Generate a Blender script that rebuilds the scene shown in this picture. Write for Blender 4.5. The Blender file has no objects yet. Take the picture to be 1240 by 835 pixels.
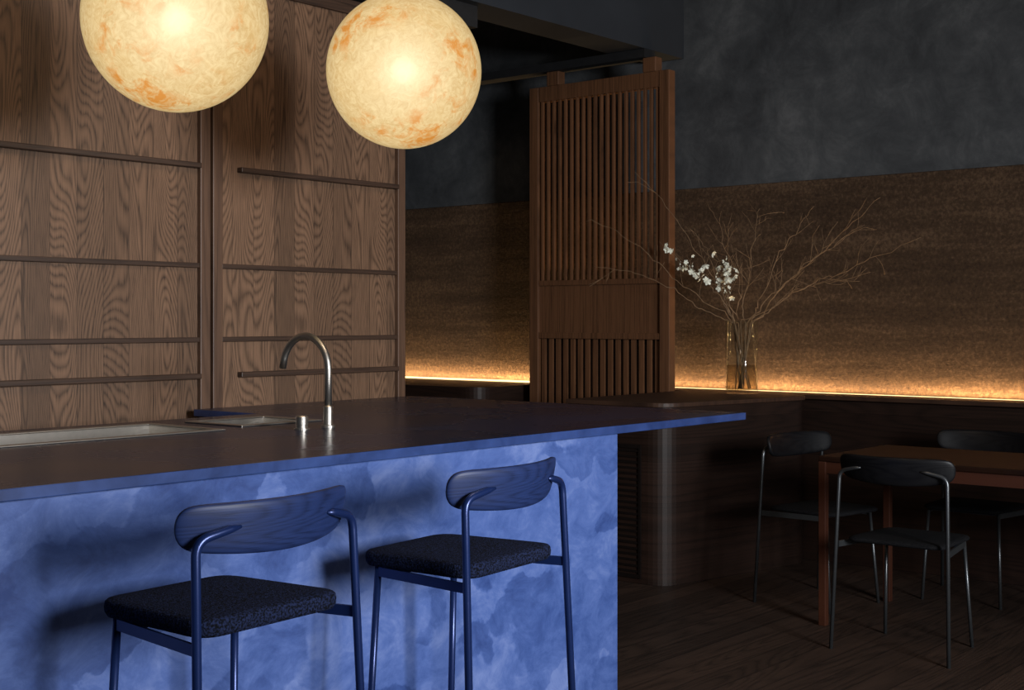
import bpy, bmesh, math, random
from mathutils import Vector, Matrix
random.seed(11)
scene=bpy.context.scene
COL=scene.collection
H=1.42

# ------------------------------------------------------------ helpers
def link(o):
    COL.objects.link(o); return o
def empty(name,loc=(0,0,0),rot=0,label=None,category=None,group=None):
    o=bpy.data.objects.new(name,None); o.empty_display_size=.05
    o.location=loc; o.rotation_euler=(0,0,rot); link(o)
    tag(o,label,category,group); return o
def tag(o,label=None,category=None,group=None,kind=None):
    if label: o["label"]=label
    if category: o["category"]=category
    if group: o["group"]=group
    if kind: o["kind"]=kind
    return o
def obj(name,bm,mat,parent=None,loc=(0,0,0),smooth=False,bevel=0,label=None,category=None,group=None,kind=None,seg=2):
    bmesh.ops.recalc_face_normals(bm,faces=bm.faces)
    me=bpy.data.meshes.new(name); bm.to_mesh(me); bm.free()
    if smooth:
        for p in me.polygons: p.use_smooth=True
    if mat: me.materials.append(mat)
    o=bpy.data.objects.new(name,me); o.location=loc; link(o)
    if parent: o.parent=parent
    if bevel:
        b=o.modifiers.new("b",'BEVEL'); b.width=bevel; b.segments=seg; b.limit_method='ANGLE'; b.angle_limit=math.radians(40)
    tag(o,label,category,group,kind)
    return o
def box(bm,x0,x1,y0,y1,z0,z1):
    v=[bm.verts.new(c) for c in [(x0,y0,z0),(x1,y0,z0),(x1,y1,z0),(x0,y1,z0),(x0,y0,z1),(x1,y0,z1),(x1,y1,z1),(x0,y1,z1)]]
    for f in [(0,3,2,1),(4,5,6,7),(0,1,5,4),(1,2,6,5),(2,3,7,6),(3,0,4,7)]:
        bm.faces.new([v[i] for i in f])
def boxobj(name,x0,x1,y0,y1,z0,z1,mat,**k):
    bm=bmesh.new(); box(bm,x0,x1,y0,y1,z0,z1); return obj(name,bm,mat,**k)
def sweep(bm,pts,r,n=10,cap=True):
    pts=[Vector(p) for p in pts]; rings=[]
    m=len(pts)
    rr=r if isinstance(r,(list,tuple)) else [r]*m
    t0=(pts[1]-pts[0]).normalized()
    up=Vector((0,0,1)) if abs(t0.z)<.9 else Vector((1,0,0))
    a=t0.cross(up).normalized()
    for i,p in enumerate(pts):
        if i==0: t=t0
        elif i==m-1: t=(pts[i]-pts[i-1]).normalized()
        else: t=((pts[i]-pts[i-1]).normalized()+(pts[i+1]-pts[i]).normalized())
        if t.length<1e-6: t=t0
        t=t.normalized()
        a=(a-t*a.dot(t))
        if a.length<1e-6: a=t.orthogonal()
        a.normalize(); b=t.cross(a)
        rings.append([bm.verts.new(p+(a*math.cos(2*math.pi*k/n)+b*math.sin(2*math.pi*k/n))*rr[i]) for k in range(n)])
    for i in range(m-1):
        for k in range(n):
            bm.faces.new([rings[i][k],rings[i][(k+1)%n],rings[i+1][(k+1)%n],rings[i+1][k]])
    if cap:
        bm.faces.new(rings[0][::-1]); bm.faces.new(rings[-1])
def round_path(pts,rad,seg=6):
    pts=[Vector(p) for p in pts]; out=[pts[0]]
    for i in range(1,len(pts)-1):
        p=pts[i]; a=(pts[i-1]-p); b=(pts[i+1]-p)
        r=min(rad,a.length*.49,b.length*.49)
        A=p+a.normalized()*r; B=p+b.normalized()*r
        for k in range(seg+1):
            t=k/seg; out.append(A*(1-t)**2+p*2*t*(1-t)+B*t*t)
    out.append(pts[-1]); return out
def fillet(pts,rs,seg=8):
    out=[]; n=len(pts)
    for i in range(n):
        p=Vector(pts[i]); a=Vector(pts[i-1])-p; b=Vector(pts[(i+1)%n])-p
        r=rs[i] if isinstance(rs,(list,tuple)) else rs
        if r<=0: out.append(p); continue
        r=min(r,a.length*.49,b.length*.49)
        A=p+a.normalized()*r; B=p+b.normalized()*r
        for k in range(seg+1):
            t=k/seg; out.append(A*(1-t)**2+p*2*t*(1-t)+B*t*t)
    return out
def prism(bm,outline,z0,z1):
    lo=[bm.verts.new((p[0],p[1],z0)) for p in outline]; hi=[bm.verts.new((p[0],p[1],z1)) for p in outline]
    n=len(lo)
    bm.faces.new(lo[::-1]); bm.faces.new(hi)
    for i in range(n): bm.faces.new([lo[i],lo[(i+1)%n],hi[(i+1)%n],hi[i]])
def loft(bm,outline,layers):
    cx=sum(p[0] for p in outline)/len(outline); cy=sum(p[1] for p in outline)/len(outline)
    rings=[]
    for s,z in layers:
        rings.append([bm.verts.new((cx+(p[0]-cx)*s,cy+(p[1]-cy)*s,z)) for p in outline])
    n=len(outline)
    for a,b in zip(rings,rings[1:]):
        for i in range(n): bm.faces.new([a[i],a[(i+1)%n],b[(i+1)%n],b[i]])
    bm.faces.new(rings[0][::-1]); bm.faces.new(rings[-1])
def lathe(bm,prof,n=32,cx=0,cy=0):
    rings=[]
    for r,z in prof:
        if r<1e-5: rings.append([bm.verts.new((cx,cy,z))])
        else: rings.append([bm.verts.new((cx+r*math.cos(2*math.pi*k/n),cy+r*math.sin(2*math.pi*k/n),z)) for k in range(n)])
    for a,b in zip(rings,rings[1:]):
        for k in range(n):
            if len(a)==1 and len(b)==1: continue
            if len(a)==1: bm.faces.new([a[0],b[k],b[(k+1)%n]])
            elif len(b)==1: bm.faces.new([a[k],a[(k+1)%n],b[0]])
            else: bm.faces.new([a[k],a[(k+1)%n],b[(k+1)%n],b[k]])
def cells(bm,xs,ys,inside,z0,z1):
    V={}
    def v(i,j,z):
        k=(i,j,z)
        if k not in V: V[k]=bm.verts.new((xs[i],ys[j],z))
        return V[k]
    nx=len(xs)-1; ny=len(ys)-1
    I=lambda i,j: 0<=i<nx and 0<=j<ny and inside((xs[i]+xs[i+1])/2,(ys[j]+ys[j+1])/2)
    for i in range(nx):
        for j in range(ny):
            if not I(i,j): continue
            bm.faces.new([v(i,j,z1),v(i+1,j,z1),v(i+1,j+1,z1),v(i,j+1,z1)])
            bm.faces.new([v(i,j,z0),v(i,j+1,z0),v(i+1,j+1,z0),v(i+1,j,z0)])
            if not I(i-1,j): bm.faces.new([v(i,j,z0),v(i,j,z1),v(i,j+1,z1),v(i,j+1,z0)])
            if not I(i+1,j): bm.faces.new([v(i+1,j,z0),v(i+1,j+1,z0),v(i+1,j+1,z1),v(i+1,j,z1)])
            if not I(i,j-1): bm.faces.new([v(i,j,z0),v(i+1,j,z0),v(i+1,j,z1),v(i,j,z1)])
            if not I(i,j+1): bm.faces.new([v(i,j+1,z0),v(i,j+1,z1),v(i+1,j+1,z1),v(i+1,j+1,z0)])

# ------------------------------------------------------------ materials
class NT:
    def __init__(s,name):
        s.m=bpy.data.materials.new(name); s.m.use_nodes=True; s.t=s.m.node_tree
        s.b=s.t.nodes['Principled BSDF']; s.out=s.t.nodes['Material Output']
    def n(s,ty,ins=None,**props):
        x=s.t.nodes.new(ty)
        for k,v in props.items(): setattr(x,k,v)
        if ins:
            for k,v in ins.items(): s.set(x,k,v)
        return x
    def set(s,node,k,v):
        i=node.inputs[k]
        if isinstance(v,bpy.types.NodeSocket): s.t.links.new(v,i)
        else: i.default_value=v
    def math(s,op,a,b=None):
        x=s.n('ShaderNodeMath',operation=op); s.set(x,0,a)
        if b is not None: s.set(x,1,b)
        return x.outputs[0]
    def ramp(s,fac,stops,interp='LINEAR'):
        x=s.n('ShaderNodeValToRGB'); s.set(x,'Fac',fac); cr=x.color_ramp; cr.interpolation=interp
        while len(cr.elements)<len(stops): cr.elements.new(.5)
        for e,(p,c) in zip(cr.elements,stops):
            e.position=p; e.color=(c[0],c[1],c[2],1) if isinstance(c,(tuple,list)) else (c,c,c,1)
        return x.outputs[0]
    def noise(s,vec,scale,detail=4,rough=.5,dist=0):
        x=s.n('ShaderNodeTexNoise'); s.set(x,'Scale',scale); s.set(x,'Detail',detail); s.set(x,'Roughness',rough); s.set(x,'Distortion',dist)
        if vec is not None: s.set(x,'Vector',vec)
        return x.outputs['Fac']
    def obj(s): return s.n('ShaderNodeTexCoord').outputs['Object']
    def mix(s,fac,a,b,mode='MIX'):
        x=s.n('ShaderNodeMix',data_type='RGBA',blend_type=mode)
        s.set(x,0,fac)
        for idx,v in ((6,a),(7,b)):
            if isinstance(v,bpy.types.NodeSocket): s.t.links.new(v,x.inputs[idx])
            else: x.inputs[idx].default_value=(v[0],v[1],v[2],1)
        return x.outputs[2]
    def bump(s,h,strength=.3,dist=.01):
        x=s.n('ShaderNodeBump'); s.set(x,'Height',h); s.set(x,'Strength',strength); s.set(x,'Distance',dist)
        s.t.links.new(x.outputs[0],s.b.inputs['Normal'])
    def fin(s,color=None,rough=.5,metal=0,spec=.5,**k):
        if color is not None: s.set(s.b,'Base Color',color if isinstance(color,bpy.types.NodeSocket) else (*color,1))
        s.set(s.b,'Roughness',rough); s.set(s.b,'Metallic',metal); s.set(s.b,'Specular IOR Level',spec)
        for kk,v in k.items(): s.set(s.b,kk.replace('_',' '),v)
        return s.m
def simple(name,c,rough=.5,metal=0,spec=.5,var=.15,scale=20,bump=0):
    t=NT(name); o=t.obj(); f=t.noise(o,scale,4)
    col=t.ramp(f,[(.3,[x*(1-var) for x in c]),(.7,[x*(1+var) for x in c])])
    if bump: t.bump(f,bump,.004)
    return t.fin(col,rough,metal,spec)
def wood(name,along,across,bw,dark,light,rings=34,fc=5,fa=.8,rough=.45,spec=.4,seam=.02,tint=.35,pore=.5,bump=.15,pf=160.,pa=5.):
    t=NT(name); o=t.obj()
    def dot(v):
        x=t.n('ShaderNodeVectorMath',operation='DOT_PRODUCT'); t.set(x,0,o); x.inputs[1].default_value=v; return x.outputs['Value']
    A=dot(along); C=dot(across)
    cb=t.math('DIVIDE',C,bw); idx=t.math('FLOOR',cb); fr=t.math('SUBTRACT',cb,idx)
    w=t.n('ShaderNodeTexWhiteNoise',noise_dimensions='1D'); t.set(w,'W',t.math('ADD',idx,.37)); rnd=w.outputs['Value']
    def comb(a,b,c):
        x=t.n('ShaderNodeCombineXYZ'); t.set(x,0,a); t.set(x,1,b); t.set(x,2,c); return x.outputs[0]
    v1=comb(t.math('MULTIPLY',C,fc),t.math('MULTIPLY',rnd,37.),t.math('ADD',t.math('MULTIPLY',A,fa),t.math('MULTIPLY',rnd,11.)))
    n1=t.noise(v1,1.,1.5,.35)
    v2=comb(t.math('MULTIPLY',C,pf),rnd,t.math('MULTIPLY',A,pa)); n2=t.noise(v2,1.,3.,.6)
    s=t.math('SINE',t.math('ADD',t.math('MULTIPLY',n1,rings*6.28),t.math('MULTIPLY',n2,3.0)))
    s=t.math('ADD',t.math('MULTIPLY',s,.5),.5)
    s=t.math('POWER',s,.6)
    val=t.math('ADD',t.math('MULTIPLY',s,1-pore),t.math('MULTIPLY',n2,pore))
    mid=[a*.4+b*.6 for a,b in zip(dark,light)]
    col=t.ramp(val,[(.2,dark),(.5,mid),(.8,light)])
    tn=t.math('ADD',t.math('MULTIPLY',rnd,tint),1-tint/2)
    col=t.mix(1.,col,t.n('ShaderNodeCombineColor',{0:tn,1:tn,2:tn}).outputs[0],'MULTIPLY')
    if seam>0:
        sm=t.math('LESS_THAN',fr,seam); col=t.mix(t.math('MULTIPLY',sm,.6),col,[d*.3 for d in dark])
    t.bump(val,bump,.002)
    return t.fin(col,rough,0,spec)

M={}
M['door']=wood('oak_veneer',(0,0,1),(1,0,0),.125,(.022,.012,.007),(.170,.097,.058),rings=74,fc=3.6,fa=.6,rough=.5,tint=.42,pore=.70,seam=.02,pf=220,pa=9)
M['doorframe']=wood('oak_frame',(0,0,1),(1,0,0),.5,(.036,.019,.012),(.115,.063,.038),rings=14,fc=12,fa=.4,rough=.5,seam=0,tint=0,pore=.75)
M['batten']=wood('oak_batten',(1,0,0),(0,0,1),.5,(.016,.009,.006),(.055,.030,.019),rings=8,fc=20,rough=.5,seam=0,tint=0,pore=.75)
M['screen']=wood('screen_oak',(0,0,1),(0,1,0),.9,(.046,.020,.009),(.150,.066,.030),rings=7,fc=22,fa=.25,rough=.5,seam=0,tint=0,pore=.75)
M['bench']=wood('bench_oak',(.7,.7,0),(0,0,1),.22,(.007,.004,.003),(.020,.010,.007),rings=24,fc=4,fa=.5,rough=.5,tint=.3,seam=.012,pore=.75,spec=.22)
M['ledge']=wood('ledge_oak',(0,1,0),(1,0,0),.3,(.018,.009,.006),(.050,.025,.015),rings=20,rough=.5,tint=.2,pore=.7,spec=.3)
M['floor']=wood('floor_boards',(1,0,0),(0,1,0),.13,(.012,.007,.005),(.046,.027,.019),rings=24,fc=4,fa=.5,rough=.5,tint=.6,seam=.05,bump=.25,pore=.75,pf=60)
M['table']=wood('table_wood',(0,1,0),(1,0,0),.16,(.009,.0035,.002),(.030,.012,.0065),rings=16,rough=.45,tint=.2,pore=.75,spec=.15)
M['tableleg']=wood('table_leg_wood',(0,0,1),(1,0,0),.5,(.018,.006,.004),(.055,.018,.009),rings=8,rough=.45,tint=0,seam=0,pore=.75,spec=.25)
M['blackwood']=wood('black_wood',(1,0,0),(0,0,1),.5,(.003,.003,.004),(.006,.006,.007),rings=16,fc=12,fa=2,rough=.42,spec=.20,tint=0,seam=0)
M['bluewood']=wood('blue_stained_ash',(1,0,0),(0,0,1),.5,(.004,.009,.035),(.013,.027,.098),rings=30,fc=8,fa=1.1,rough=.48,spec=.3,tint=0,seam=0,pore=.74,pf=280,pa=12)
M['steel']=simple('brushed_steel',(.44,.41,.37),.38,1,var=.05,scale=60)
M['bluemetal']=simple('blue_steel',(.010,.024,.100),.30,.45,var=.05)
M['greymetal']=simple('grey_steel',(.09,.095,.10),.35,.8,var=.05)
M['dark']=simple('black_paint',(.006,.006,.007),.7,var=.3)
M['vent']=simple('vent_black',(.005,.003,.0025),.8,spec=.1,var=.2)
M['ceil']=simple('ceiling_black',(.008,.008,.010),.8,var=.3,scale=3)
M['bulkhead']=simple('bulkhead_paint',(.020,.024,.031),.7,spec=.3,var=.2,scale=2)
M['petal']=simple('petal',(.76,.77,.65),.6,var=.08,scale=60)
M['twig_lit']=simple('twig',(.19,.115,.060),.75,var=.4,scale=40)
# blue plaster
t=NT('blue_plaster'); o=t.obj()
mp=t.n('ShaderNodeMapping'); t.set(mp,'Vector',o); mp.inputs['Scale'].default_value=(1,1,1.3)
a=t.noise(mp.outputs[0],1.7,10,.72,.4); b=t.noise(mp.outputs[0],6,9,.75,.8)
vo=t.n('ShaderNodeTexVoronoi',feature='SMOOTH_F1'); mp2=t.n('ShaderNodeMapping'); mp2.inputs['Scale'].default_value=(1,1,1.6)
nz=t.n('ShaderNodeTexNoise'); t.set(nz,'Vector',o); t.set(nz,'Scale',5.); t.set(nz,'Detail',6.)
vm=t.n('ShaderNodeVectorMath',operation='MULTIPLY_ADD'); t.set(vm,0,nz.outputs['Color']); vm.inputs[1].default_value=(.35,.35,.35); t.set(vm,2,o)
t.set(mp2,'Vector',vm.outputs[0]); t.set(vo,'Vector',mp2.outputs[0]); t.set(vo,'Scale',4.0); vo.inputs['Smoothness'].default_value=.1
vc=t.n('ShaderNodeSeparateColor'); t.set(vc,0,vo.outputs['Color']); vv=vc.outputs[0]
f=t.math('ADD',t.math('ADD',t.math('MULTIPLY',a,.42),t.math('MULTIPLY',b,.44)),t.math('MULTIPLY',vv,.14))
col=t.ramp(f,[(.36,(.020,.042,.150)),(.45,(.037,.072,.222)),(.53,(.060,.104,.285)),(.63,(.118,.168,.365))])
t.bump(b,.35,.004); M['blueplaster']=t.fin(col,t.ramp(a,[(.3,.35),(.7,.6)]),0,.4)
# worktop
t=NT('blue_black_worktop'); o=t.obj(); a=t.noise(o,2,5,.5,.3)
col=t.ramp(a,[(.35,(.005,.009,.026)),(.65,(.008,.015,.046))])
M['top']=t.fin(col,t.ramp(a,[(.3,.24),(.7,.30)]),0,.55)
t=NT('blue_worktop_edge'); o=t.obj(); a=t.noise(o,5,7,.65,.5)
col=t.ramp(a,[(.35,(.011,.026,.095)),(.65,(.027,.055,.178))]); M['edge']=t.fin(col,.4,0,.5)  # worktop blue brightened to carry the light caught by the side faces
# upper plaster
t=NT('grey_plaster'); o=t.obj(); a=t.noise(o,1.3,10,.70,.3); b=t.noise(o,4,9,.75,.6)
f=t.math('ADD',t.math('MULTIPLY',a,.6),t.math('MULTIPLY',b,.4))
col=t.ramp(f,[(.37,(.036,.039,.043)),(.47,(.056,.060,.065)),(.54,(.078,.083,.088)),(.64,(.130,.134,.139))])
t.bump(b,.2,.005); M['plaster']=t.fin(col,.7,0,.3)
# rammed earth
t=NT('rammed_earth'); o=t.obj(); a=t.noise(o,1.3,6,.6,.5); b=t.noise(o,50,9,.8)
mp=t.n('ShaderNodeMapping'); t.set(mp,'Vector',o); mp.inputs['Scale'].default_value=(.5,.5,6)
c=t.noise(mp.outputs[0],1.5,6,.65)
v=t.n('ShaderNodeTexVoronoi'); t.set(v,'Vector',o); t.set(v,'Scale',60.); vd=v.outputs['Distance']
f=t.math('ADD',t.math('ADD',t.math('MULTIPLY',a,.18),t.math('MULTIPLY',b,.54)),t.math('MULTIPLY',c,.28))
col=t.ramp(f,[(.39,(.024,.014,.010)),(.5,(.060,.036,.022)),(.61,(.140,.088,.054))])
pit=t.ramp(vd,[(.08,.3),(.20,1)]); sp=t.n('ShaderNodeSeparateColor'); t.set(sp,0,v.outputs['Color'])
pit=t.math('MAXIMUM',pit,t.ramp(sp.outputs[0],[(.2,0),(.24,1)]))
col=t.mix(1.,col,t.n('ShaderNodeCombineColor',{0:pit,1:pit,2:pit}).outputs[0],'MULTIPLY')
t.bump(t.math('ADD',t.math('ADD',b,t.math('MULTIPLY',pit,.25)),c),.85,.010); M['earth']=t.fin(col,.85,0,.2)
# seat fabrics
def fabric(name,c1,c2):
    t=NT(name); o=t.obj(); v=t.n('ShaderNodeTexVoronoi'); t.set(v,'Vector',o); t.set(v,'Scale',230.)
    n=t.noise(o,170,3,.6)
    col=t.ramp(n,[(.42,c1),(.60,c2)])
    t.bump(v.outputs['Distance'],.6,.003); return t.fin(col,.95,0,.08)
M['seatblue']=fabric('boucle_navy',(.0025,.003,.005),(.012,.018,.050))
M['seatdark']=fabric('fabric_black',(.004,.004,.005),(.010,.010,.011))
# lamp
t=NT('fibreglass_glow'); o=t.obj(); a=t.noise(o,3.2,6,.60,.4); b=t.noise(o,13,7,.68,.5); c=t.noise(o,24,7,.75,2.0); a2=t.noise(o,7,5,.6,.4)
lw=t.n('ShaderNodeLayerWeight'); lw.inputs['Blend'].default_value=.5; fac=lw.outputs['Facing']
base=t.mix(t.ramp(c,[(.36,0),(.62,1)]),(.72,.47,.19),(.93,.70,.35))
patch=t.math('MULTIPLY',t.ramp(a,[(.51,0),(.61,1)]),t.ramp(b,[(.48,0),(.60,1)]))
base=t.mix(t.math('MULTIPLY',t.ramp(a2,[(.48,0),(.68,1)]),.30),base,(.86,.54,.19))
base=t.mix(t.math('MULTIPLY',patch,.95),base,(.76,.29,.045))
hot=t.ramp(fac,[(0,.75),(.02,.42),(.08,.20),(.30,.03),(.6,0)],'LINEAR')
col=t.mix(hot,base,(1.4,1.22,.80))
lim=t.ramp(fac,[(0,1.0),(.45,.90),(.8,.70),(1,.46)])
em=t.n('ShaderNodeEmission'); t.set(em,'Color',col); t.set(em,'Strength',t.math('MULTIPLY',lim,1.07))
t.t.links.new(em.outputs[0],t.out.inputs['Surface']); M['globe']=t.m
t=NT('led_glow'); em=t.n('ShaderNodeEmission'); em.inputs[0].default_value=(1,.70,.32,1); em.inputs[1].default_value=2.6
t.t.links.new(em.outputs[0],t.out.inputs['Surface']); M['led']=t.m
def thin(name,tint,lo,hi,rough):
    t=NT(name); tr=t.n('ShaderNodeBsdfTransparent'); tr.inputs[0].default_value=(*tint,1)
    gl=t.n('ShaderNodeBsdfGlossy'); gl.inputs['Roughness'].default_value=rough
    lw=t.n('ShaderNodeLayerWeight'); lw.inputs['Blend'].default_value=.5
    fr=t.ramp(lw.outputs['Facing'],[(0,lo),(.6,lo*1.6),(.9,hi*.45),(1,hi)])
    mx=t.n('ShaderNodeMixShader'); t.t.links.new(fr,mx.inputs[0]); t.t.links.new(tr.outputs[0],mx.inputs[1]); t.t.links.new(gl.outputs[0],mx.inputs[2])
    t.t.links.new(mx.outputs[0],t.out.inputs['Surface']); return t.m
M['glass']=thin('clear_glass',(.95,.96,.95),.03,.95,.06)
M['water']=thin('water',(.80,.74,.64),.02,.4,.03)

# ------------------------------------------------------------ room shell
XW=7.6
boxobj('floor',-2,XW+.2,-4,9.2,-.1,0,M['floor'],kind='structure')
boxobj('wall_right',XW,XW+.2,-4,9,0,4.2,M['plaster'],kind='structure')
boxobj('wall_back',-2,XW,9,9.2,0,4.2,M['plaster'],kind='structure')
boxobj('ceiling',-2,XW,-4,9,4.0,4.2,M['ceil'],kind='structure')
boxobj('trim_1',XW-.035,XW,-4,9,.9,2.285,M['earth'],kind='structure',bevel=.006,label='rough rammed-earth wall cladding')
boxobj('trim_2',-2,XW,4.84,5.12,3.15,4.0,M['bulkhead'],kind='structure',label='dark blue-grey ceiling bulkhead')
boxobj('trim_3',-2,5.6,4.90,5.06,3.03,3.149,M['dark'],kind='structure',label='dark sliding door track')
boxobj('trim_4',7.14,7.26,4.84,9,3.095,3.149,M['dark'],kind='structure',label='dark ceiling track')

# ------------------------------------------------------------ sliding wooden screens
def sliding(x0,x1,y,label,gap):
    e=empty('sliding_door',(x0,y,0),0,label,'door','oak sliding doors')
    w=x1-x0; st=.055
    boxobj('panel',st,w-st,.0,.03,.06,2.98,M['door'],parent=e)
    boxobj('stile',0,st,-.025,.045,.02,3.02,M['doorframe'],parent=e,bevel=.004)
    boxobj('stile',w-st,w,-.025,.045,.02,3.02,M['doorframe'],parent=e,bevel=.004)
    boxobj('rail',st,w-st,-.02,.04,.02,.10,M['batten'],parent=e,bevel=.003)
    boxobj('rail',st,w-st,-.02,.04,2.95,3.02,M['batten'],parent=e,bevel=.003)
    for z in (1.667,1.335):
        boxobj('batten',st,w-st,-.02,0,z-.011,z+.011,M['batten'],parent=e,bevel=.003)
    for z in (2.112,1.172):
        boxobj('handle_batten',st+gap,w-st,-.035,0,z-.012,z+.012,M['batten'],parent=e,bevel=.004)
    return e
sliding(2.52,3.808,4.95,'brown oak sliding door with full-width horizontal battens',0)
sliding(3.822,5.06,4.95,'brown oak sliding door with short handle battens',.10)

# ------------------------------------------------------------ slatted screen  (plane X=7.2)
SY0,SY1=4.67,5.80
e=empty('slatted_screen',(7.2,SY0,0),0,'tall reddish oak screen with vertical slats and solid middle panel','screen')
w=SY1-SY0
boxobj('stile',-.035,.035,0,.075,0.0,3.0,M['screen'],parent=e,bevel=.004)
boxobj('stile',-.035,.035,w-.075,w,0.0,3.0,M['screen'],parent=e,bevel=.004)
for z0,z1 in ((2.90,3.0),(1.655,1.69),(1.30,1.34),(.0,.12)):
    boxobj('rail',-.031,.031,.075,w-.075,z0,z1,M['screen'],parent=e,bevel=.003)
boxobj('middle_panel',-.015,.015,.075,w-.075,1.34,1.655,M['screen'],parent=e)
boxobj('backing_panel',.007,.022,.075,w-.075,.12,1.30,M['bench'],parent=e)
for z0,z1,nm,n,hw in ((1.69,2.90,'upper_slats',20,.007),(.12,1.30,'lower_slats',16,.016)):
    bm=bmesh.new(); L=w-.15
    for i in range(n):
        c=.075+L*(i+.5)/n
        box(bm,-.024 if n==20 else -.012,.004,c-hw,c+hw,z0,z1)
    obj(nm,bm,M['screen'],parent=e)
for c in (.15,w-.20):
    boxobj('hanger_block',-.038,.038,c-.05,c+.05,3.0,3.094,M['screen'],parent=e,bevel=.006)

# ------------------------------------------------------------ bench / ledge
out=fillet([(6.05,4.62),(6.05,3.98),(7.2,3.745),(7.32,3.90),(7.30,-3.5),(XW-.04,-3.5),(XW-.04,5.88),(7.27,5.88),(7.27,4.62)],[0,.13,.08,0,0,0,0,0,0],8)
bm=bmesh.new(); prism(bm,out,0,.955)
obj('banquette_block',bm,M['bench'],label='dark oak banquette plinth with rounded corners against the wall',category='built-in bench')
out=fillet([(6.03,4.62),(6.03,3.96),(7.2,3.72),(7.28,3.86),(7.28,-3.5),(XW-.085,-3.5),(XW-.085,5.88),(7.27,5.88),(7.27,4.62)],[0,.14,.08,0,0,0,0,0,0],8)
bm=bmesh.new(); prism(bm,out,.956,.98)
obj('ledge_top',bm,M['ledge'],bevel=.003,label='dark oak ledge along the glowing wall',category='shelf')
out=fillet([(6.75,8.97),(6.75,5.9),(XW-.04,5.9),(XW-.04,8.97)],[0,.15,0,0],8)
bm=bmesh.new(); prism(bm,out,0,.975)
obj('banquette_block',bm,M['bench'],label='dark oak bench block behind the screens',category='built-in bench')
# vent grille on block
e=empty('vent_grille',(6.048,4.12,.35),0,'dark metal ventilation grille set in the oak plinth','vent')
bm=bmesh.new()
box(bm,-.008,0,0,.30,-.32,-.30); box(bm,-.008,0,0,.30,.38,.40); box(bm,-.008,0,0,.015,-.30,.38); box(bm,-.008,0,.285,.30,-.30,.38)
obj('frame',bm,M['vent'],parent=e)
bm=bmesh.new()
for i in range(22):
    z=-.29+i*.031; box(bm,-.005,-.001,.015,.285,z,z+.012)
obj('louvre',bm,M['vent'],parent=e)
# LED strips
for y0,y1 in ((-3.4,5.87),(5.91,8.95)):
    boxobj('led_strip',XW-.060,XW-.042,y0,y1,.9555 if y0<0 else .9755,.981 if y0<0 else .988,M['led'],label='warm glowing light strip behind the ledge',category='light strip',group='wall light strips')
def area(name,loc,target,sx,sy,power,color,spread=180):
    l=bpy.data.lights.new(name,'AREA'); l.shape='RECTANGLE'; l.size=sx; l.size_y=sy; l.energy=power; l.color=color; l.spread=math.radians(spread)
    o=bpy.data.objects.new(name,l); o.location=loc
    d=(Vector(target)-Vector(loc)); o.rotation_euler=d.to_track_quat('-Z','Y').to_euler(); link(o); return o
WARM=(1,.64,.29)
def strip(yc,L,p):
    l=bpy.data.lights.new('led_light','AREA'); l.shape='RECTANGLE'; l.size=.014; l.size_y=L; l.energy=p; l.color=WARM
    o=bpy.data.objects.new('led_light',l); o.location=(XW-.070,yc,.994)
    d=Vector((.55,0,1)).normalized(); z=-d; y=Vector((0,1,0)); x=y.cross(z).normalized()
    o.rotation_euler=Matrix((x,y,z)).transposed().to_euler(); link(o)
strip(1.24,9.2,62); strip(7.43,3.0,21)

# ------------------------------------------------------------ bar counter
ZC=1.03; TH=.031
xs=[.3,1.9,3.02,3.2,3.55,3.68,5.06]; ys=[2.91,3.87,3.95,4.25,4.27,4.45,4.88]
def inside(x,y):
    if x<3.68 and y>4.45: return False
    if 1.9<x<3.02 and 3.87<y<4.27: return False
    if 3.2<x<3.55 and 3.95<y<4.25: return False
    return True
bm=bmesh.new(); cells(bm,xs,ys,inside,ZC-TH,ZC)
wt=obj('worktop',bm,M['top'],bevel=.003,label='long dark blue bar top cantilevered past its base',category='countertop')
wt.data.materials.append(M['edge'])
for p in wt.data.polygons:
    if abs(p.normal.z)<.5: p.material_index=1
BX=4.15
bm=bmesh.new()
cells(bm,[.35,.43,BX-.08,BX],[2.935,3.015,4.32,4.40],lambda x,y: not(.43<x<BX-.08 and 3.015<y<4.32),0,ZC-TH-.001)
obj('bar_counter',bm,M['blueplaster'],label='bar counter base in mottled blue plaster',category='bar counter')

# sinks
def sink(x0,x1,y0,y1,dep,label):
    e=empty('sink',((x0+x1)/2,(y0+y1)/2,ZC),0,label,'sink')
    hx=(x1-x0)/2; hy=(y1-y0)/2
    bm=bmesh.new(); r=.022
    cells(bm,[-hx-r,-hx+.008,hx-.008,hx+r],[-hy-r,-hy+.008,hy-.008,hy+r],lambda x,y: abs(x)>hx-.008 or abs(y)>hy-.008,.0005,.006)
    obj('rim',bm,M['steel'],parent=e,bevel=.002)
    bm=bmesh.new(); t=.004; a=hx-.004; b=hy-.004
    box(bm,-a,a,-b,b,-dep-t,-dep); box(bm,-a,-a+t,-b,b,-dep,0); box(bm,a-t,a,-b,b,-dep,0); box(bm,-a,a,-b,-b+t,-dep,0); box(bm,-a,a,b-t,b,-dep,0)
    obj('basin',bm,M['steel'],parent=e)
    bm=bmesh.new(); lathe(bm,[(0,-dep+.003),(.03,-dep+.003),(.035,-dep+.0005)],24); obj('drain',bm,M['steel'],parent=e)
sink(1.9,3.02,3.87,4.27,.09,'long shallow recessed stainless steel sink tray')
sink(3.2,3.55,3.95,4.25,.16,'small square stainless steel sink beside the tap')

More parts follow.
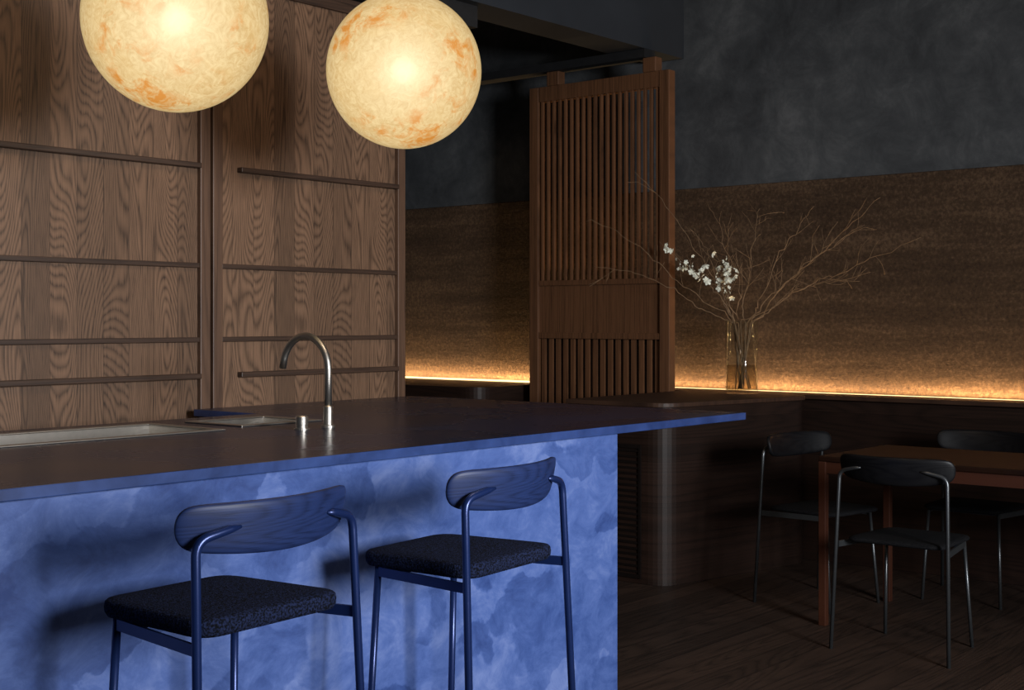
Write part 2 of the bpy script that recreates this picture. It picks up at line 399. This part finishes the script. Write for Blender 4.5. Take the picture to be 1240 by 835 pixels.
# tap
e=empty('tap',(3.376,3.68,ZC),0,'brushed steel gooseneck kitchen tap','tap')
bm=bmesh.new(); lathe(bm,[(0,0),(.026,0),(.026,.008),(.018,.010),(.018,.075),(.014,.08),(0,.08)],24); obj('base',bm,M['steel'],parent=e,smooth=False)
R=.125; zt=.345-R-.012
pts=[(0,0,.05),(0,0,zt)]+[(0,R-R*math.cos(a),zt+R*math.sin(a)) for a in [math.radians(d) for d in range(8,166,8)]]
last=Vector(pts[-1]); pts.append(tuple(last+Vector((0,.010,-.04))))
bm=bmesh.new(); sweep(bm,pts,.0135,16); obj('spout',bm,M['steel'],parent=e,smooth=True)
e=empty('tap_control',(3.24,3.67,ZC),0,'short brushed steel tap control knob on the counter','tap control')
bm=bmesh.new(); lathe(bm,[(0,0),(.028,0),(.028,.005),(.021,.006),(.021,.018),(0,.018)],24); obj('base',bm,M['steel'],parent=e)
bm=bmesh.new(); lathe(bm,[(0,.019),(.0225,.019),(.0225,.046),(.019,.050),(0,.050)],24)
obj('knob',bm,M['steel'],parent=e)

# ------------------------------------------------------------ pendants
def pendant(x,y,z,rot,label):
    R=.30
    e=empty('pendant_lamp',(x,y,z),0,label,'pendant lamp','round glowing pendant lamps')
    bm=bmesh.new(); bmesh.ops.create_uvsphere(bm,u_segments=64,v_segments=40,radius=R); s=obj('lamp_shade',bm,M['globe'],parent=e,smooth=True); s.rotation_euler=(0,0,rot)
    bm=bmesh.new(); lathe(bm,[(0,R-.006),(.04,R-.006),(.04,R+.03),(.012,R+.05),(0,R+.05)],24); obj('cap',bm,M['dark'],parent=e)
    bm=bmesh.new(); sweep(bm,[(0,0,R+.04),(0,0,4.0-z-.02)],.004,8); obj('cable',bm,M['dark'],parent=e)
    bm=bmesh.new(); lathe(bm,[(0,4.0-z),(.06,4.0-z),(.06,4.0-z-.03),(0,4.0-z-.03)],24); obj('canopy',bm,M['dark'],parent=e)
pendant(2.697,3.67,2.403,.8,'glowing cream globe pendant with amber mottling')
pendant(3.762,3.67,2.387,1.9,'glowing cream globe pendant with orange mottled patches')

# ------------------------------------------------------------ chairs
def build_chair(kind,loc,rot,label):
    stool=(kind=='bar_stool')
    sz=.780 if stool else .485
    bz=.967 if stool else .782
    mm,mb,ms=(M['bluemetal'],M['bluewood'],M['seatblue']) if stool else (M['greymetal'],M['blackwood'],M['seatdark'])
    e=empty(kind,loc,rot,label,'bar stool' if stool else 'chair','blue bar stools' if stool else 'black dining chairs')
    parts=[]
    out=fillet([(-.195,.20),(-.218,-.20),(.218,-.20),(.195,.20)],.06,8)
    th=.042 if stool else .022
    bm=bmesh.new(); loft(bm,out,[(.90,sz-th),(.97,sz-th+.003),(.995,sz-th*.7),(1.0,sz-th*.4),(.992,sz-.006),(.97,sz-.001),(.9,sz+.002),(.4,sz+.005)])
    parts.append(obj('seat',bm,ms,parent=e,smooth=True))
    # backrest
    bm=bmesh.new(); rings=[]; N=52; K=28; W=.256
    for i in range(N+1):
        t=-1+2*i/N; t=math.copysign(1-(1-abs(t))**2.0,t)*.9995
        k=max(1-abs(t)**16,0)**.5
        hh=(.049+.011*(1-t*t))*k+.001; tt=(.0110+.003*(1-t*t))*k**.7+.001
        yc=-.226+.075*t*t; zc=bz+.002+.010*t*t
        ring=[]
        dy=2*.075*t/W; nrm=Vector((dy,-1,0)).normalized()
        for j in range(K):
            a=2*math.pi*j/K; ca,sa=math.cos(a),math.sin(a)
            p=.55
            ex=math.copysign(abs(ca)**p,ca)*tt; ez=math.copysign(abs(sa)**p,sa)*hh
            v=Vector((W*t,yc,zc+ez))+nrm*(ex+ez*.18)
            ring.append(bm.verts.new(v))
        rings.append(ring)
    for A,B in zip(rings,rings[1:]):
        for j in range(K): bm.faces.new([A[j],A[(j+1)%K],B[(j+1)%K],B[j]])
    bm.faces.new(rings[0][::-1]); bm.faces.new(rings[-1])
    parts.append(obj('backrest',bm,mb,parent=e,smooth=True))
    r=.0105 if stool else .0085
    bx=.262
    zb=sz-.067 if stool else sz-.046; rh=.026
    for s in (-1,1):
        bm=bmesh.new()
        pp=round_path([(s*bx,-.240,0),(s*.240,-.200,bz-.012),(s*.160,-.218,bz+.006)],.035,8)
        pp.append(pp[-1]+Vector((-s*.028,-.004,.003)))
        rr=[r]*len(pp); rr[-1]=r*.35; rr[-2]=r*.9
        sweep(bm,pp,rr,12)
        parts.append(obj('leg',bm,mm,parent=e,smooth=True))
        bm=bmesh.new(); sweep(bm,[(s*.20,.175,0),(s*.178,.140,sz-th+.002)],r*.95,12)
        parts.append(obj('leg',bm,mm,parent=e,smooth=True))
        bm=bmesh.new()
        A=Vector((s*.243,-.206,zb)); B=Vector((s*.180,.143,zb)); d=(B-A).normalized(); nn=Vector((-d.y,d.x,0))*.004
        vs=[bm.verts.new(p) for p in [A-nn,B-nn,B+nn,A+nn]]+[bm.verts.new(p+Vector((0,0,rh))) for p in [A-nn,B-nn,B+nn,A+nn]]
        for f in [(0,3,2,1),(4,5,6,7),(0,1,5,4),(1,2,6,5),(2,3,7,6),(3,0,4,7)]: bm.faces.new([vs[i] for i in f])
        parts.append(obj('side_rail',bm,mm,parent=e))
    bm=bmesh.new(); box(bm,-.188,.188,.08,.088,zb+.006,zb+rh)
    box(bm,-.05,.05,.07,.095,zb+rh-.002,sz-th+.003)
    parts.append(obj('cross_rail',bm,mm,parent=e))
    if stool:
        zf=.26
        bm=bmesh.new(); sweep(bm,[(-.193,.165,zf),(.193,.165,zf)],.009,10); parts.append(obj('footrest',bm,mm,parent=e,smooth=True))
        for s in (-1,1):
            bm=bmesh.new(); sweep(bm,[(s*.193,.165,zf),(s*.256,-.230,zf)],.008,10); parts.append(obj('stretcher',bm,mm,parent=e,smooth=True))
    return e,parts
def copy_chair(src,loc,rot,label):
    e,parts=src
    c=e.copy(); c.location=loc; c.rotation_euler=(0,0,rot); c["label"]=label; COL.objects.link(c)
    for p in parts:
        q=p.copy(); q.parent=c; COL.objects.link(q)
s=build_chair('bar_stool',(1.990,2.545,0),math.radians(3.5),'blue bar stool with curved ash backrest and navy boucle seat')
copy_chair(s,(2.838,2.56,0),math.radians(6),'blue bar stool with curved ash backrest and navy boucle seat')
c=build_chair('dining_chair',(5.63,2.42,0),-math.pi/2,'black dining chair with thin steel legs tucked at the table')
copy_chair(c,(6.25,3.14,0),math.radians(180-10),'black dining chair with thin steel legs at the table end')
copy_chair(c,(6.82,2.60,0),math.pi/2,'black dining chair with thin steel legs on the bench side')
copy_chair(c,(6.82,1.9,0),math.pi/2,'black dining chair with thin steel legs on the bench side')

# ------------------------------------------------------------ table
e=empty('dining_table',(5.76,1.22,0),0,'reddish brown wooden dining table with square legs','table')
boxobj('table_top',0,.74,-.1,1.71,.765,.79,M['table'],parent=e,bevel=.004)
LG=.036
for x in (.0,.74-LG):
    for y in (0,1.71-LG):
        boxobj('leg',x,x+LG,y,y+LG,0,.7645,M['tableleg'],parent=e,bevel=.003)
bm=bmesh.new(); box(bm,.012,.032,LG,1.71-LG,.71,.7645); box(bm,.708,.728,LG,1.71-LG,.71,.7645); box(bm,LG,.74-LG,1.68,1.70,.71,.7645); box(bm,LG,.74-LG,.01,.032,.71,.7645)
obj('apron',bm,M['tableleg'],parent=e)

# ------------------------------------------------------------ vase and branches
VX,VY,VZ=7.2,4.17,.9805
e=empty('vase',(VX,VY,VZ),0,'clear glass cylinder vase half filled with water','vase')
bm=bmesh.new(); lathe(bm,[(0,0),(.094,0),(.098,.004),(.098,.44),(.092,.44),(.092,.022),(0,.018)],48); obj('glass_body',bm,M['glass'],parent=e,smooth=False)
for p in e.children[0].data.polygons: p.use_smooth=True
bm=bmesh.new(); lathe(bm,[(0,.019),(.0915,.023),(.0915,.17),(0,.17)],48); obj('water',bm,M['water'],parent=e)
# blossom mesh
bm=bmesh.new()
for k in range(5):
    a=2*math.pi*k/5; c,s_=math.cos(a),math.sin(a)
    pts=[(0,0,0),(.007,-.005,.002),(.016,-.009,.005),(.023,-.002,.009),(.023,.002,.009),(.016,.009,.005),(.007,.005,.002)]
    bm.faces.new([bm.verts.new((x*c-y*s_,x*s_+y*c,z)) for x,y,z in pts])
bmesh.ops.create_icosphere(bm,subdivisions=1,radius=.003)
fm=bpy.data.meshes.new('blossom'); bm.to_mesh(fm); bm.free(); fm.materials.append(M['petal'])
def grow2(bm,p,d,L,r,depth,tips):
    n=max(4,int(L/.035)); pts=[p.copy()]; rs=[r]; dd=d.normalized()
    for i in range(n):
        dd=(dd+Vector((random.gauss(0,.08),random.gauss(0,.12),random.gauss(.025,.12)))).normalized()
        q=pts[-1]+dd*(L/n); q.x=min(q.x,XW-.09-VX); pts.append(q); rs.append(max(r*(1-(i+1)/n*.6),.0010))
        if depth>0 and random.random()<.30:
            side=Vector((random.gauss(0,.4),random.gauss(0,1),random.gauss(.4,.7))).normalized()
            grow2(bm,q,dd*.8+side*.7,L*random.uniform(.3,.6),r*.7,depth-1,tips)
    sweep(bm,pts,rs,5); tips.append(pts)
def branch(dx,dy,z,blos,lab,r=.0040,dens=.36):
    e=empty('branch',(VX,VY,VZ+.025),0,lab,'branch','bare flowering branches in the vase')
    s=Vector((random.uniform(-.045,.045),random.uniform(-.045,.045),0.004))
    rim=Vector((-s.x*1.1,(.06 if dy>0 else -.06)*random.uniform(.3,1),.40))
    if (Vector((rim.x,rim.y))).length>.068: rim.x*=.4
    tgt=Vector((dx,dy,z-VZ-.025))
    bm=bmesh.new(); tips=[]
    ctrl=rim+(rim-s)*.35+(tgt-rim)*.32
    n=28; pts=[s.copy()]
    for i in range(1,5): pts.append(s.lerp(rim,i/4))
    off=Vector((0,0,0))
    for i in range(1,n+1):
        t=i/n
        off+=Vector((random.gauss(0,.004),random.gauss(0,.010),random.gauss(0,.009)))
        q=rim*(1-t)**2+ctrl*2*t*(1-t)+tgt*t*t+off
        q.x=min(q.x,XW-.09-VX); pts.append(q)
    m=len(pts); rs=[max(r*(1-.75*i/(m-1)),.0012) for i in range(m)]
    sweep(bm,pts,rs,7)
    for i in range(11,m-1):
        if random.random()<dens:
            dd=(pts[i+1]-pts[i]).normalized()
            side=Vector((random.gauss(0,.45),random.gauss(0,1),random.gauss(.35,.7))).normalized()
            L=random.uniform(.06,.32)*(1-.4*i/m)
            grow2(bm,pts[i],dd*.8+side*.75,L,rs[i]*.6,1,tips)
    obj('stem',bm,M['twig_lit'],parent=e,smooth=True)
    if blos:
        pool=[p for tp in tips for p in tp[1:]]+pts[int(m*.55):]*2
        for k in range(blos):
            p=random.choice(pool)
            f=bpy.data.objects.new('blossom',fm); f.parent=e; f.location=p+Vector((random.uniform(-.012,.004),random.uniform(-.016,.016),random.uniform(-.016,.016)))
            f.rotation_euler=(random.uniform(0,6),random.uniform(.4,2.6),random.uniform(0,6)); sc=random.uniform(.5,1.1); f.scale=(sc,sc,sc); link(f)
lb='thin bare brown branch standing in the glass vase'
lw_='thin branch with small white blossoms in the glass vase'
branch(.05,-1.10,1.88,0,lb,dens=.25); branch(.15,-.84,2.15,0,lb,dens=.35); branch(.0,-.68,1.98,0,lb,dens=.3); branch(.1,-.66,1.64,0,lb,.0034,.3)
branch(.2,-.40,2.12,0,lb); branch(-.1,-.15,2.14,0,lb,dens=.35); branch(.1,.20,2.30,0,lb,dens=.3); branch(-.1,.34,2.05,0,lb,.0034,.25)
branch(-.15,.38,1.90,24,lw_,dens=.5); branch(-.12,.20,1.82,22,lw_,dens=.5); branch(-.1,.04,1.70,20,lw_,dens=.5)
branch(-.35,.58,2.34,0,lb,.0032,.15); branch(-.4,.80,2.12,0,lb,.0032,.2); branch(-.4,.80,1.82,0,lb,.0032,.15)

# ------------------------------------------------------------ lights
area('key_window_light',(2.2,-3.1,2.05),(3.9,2.9,.95),1.45,1.45,158,(.95,.97,1.0),88)
area('soft_ceiling_light',(3.3,2.6,3.8),(3.6,4.2,1.7),1.2,.8,26,(1,.76,.55))  # added warm overhead fill boosting the pendants' glow; no fixture here
w=bpy.data.worlds.new('world'); scene.world=w; w.use_nodes=True
w.node_tree.nodes['Background'].inputs[0].default_value=(.75,.85,1,1); w.node_tree.nodes['Background'].inputs[1].default_value=.05

# ------------------------------------------------------------ camera
cam=bpy.data.cameras.new('camera'); cam.sensor_width=36; cam.lens=1637/1240*36; cam.shift_y=-29.5/1240
co=bpy.data.objects.new('camera',cam); co.location=(0,0,H); co.rotation_euler=(math.pi/2,0,math.atan2(-.769,.639)); link(co)
scene.camera=co
scene.view_settings.view_transform='Standard'
scene.view_settings.look='None'
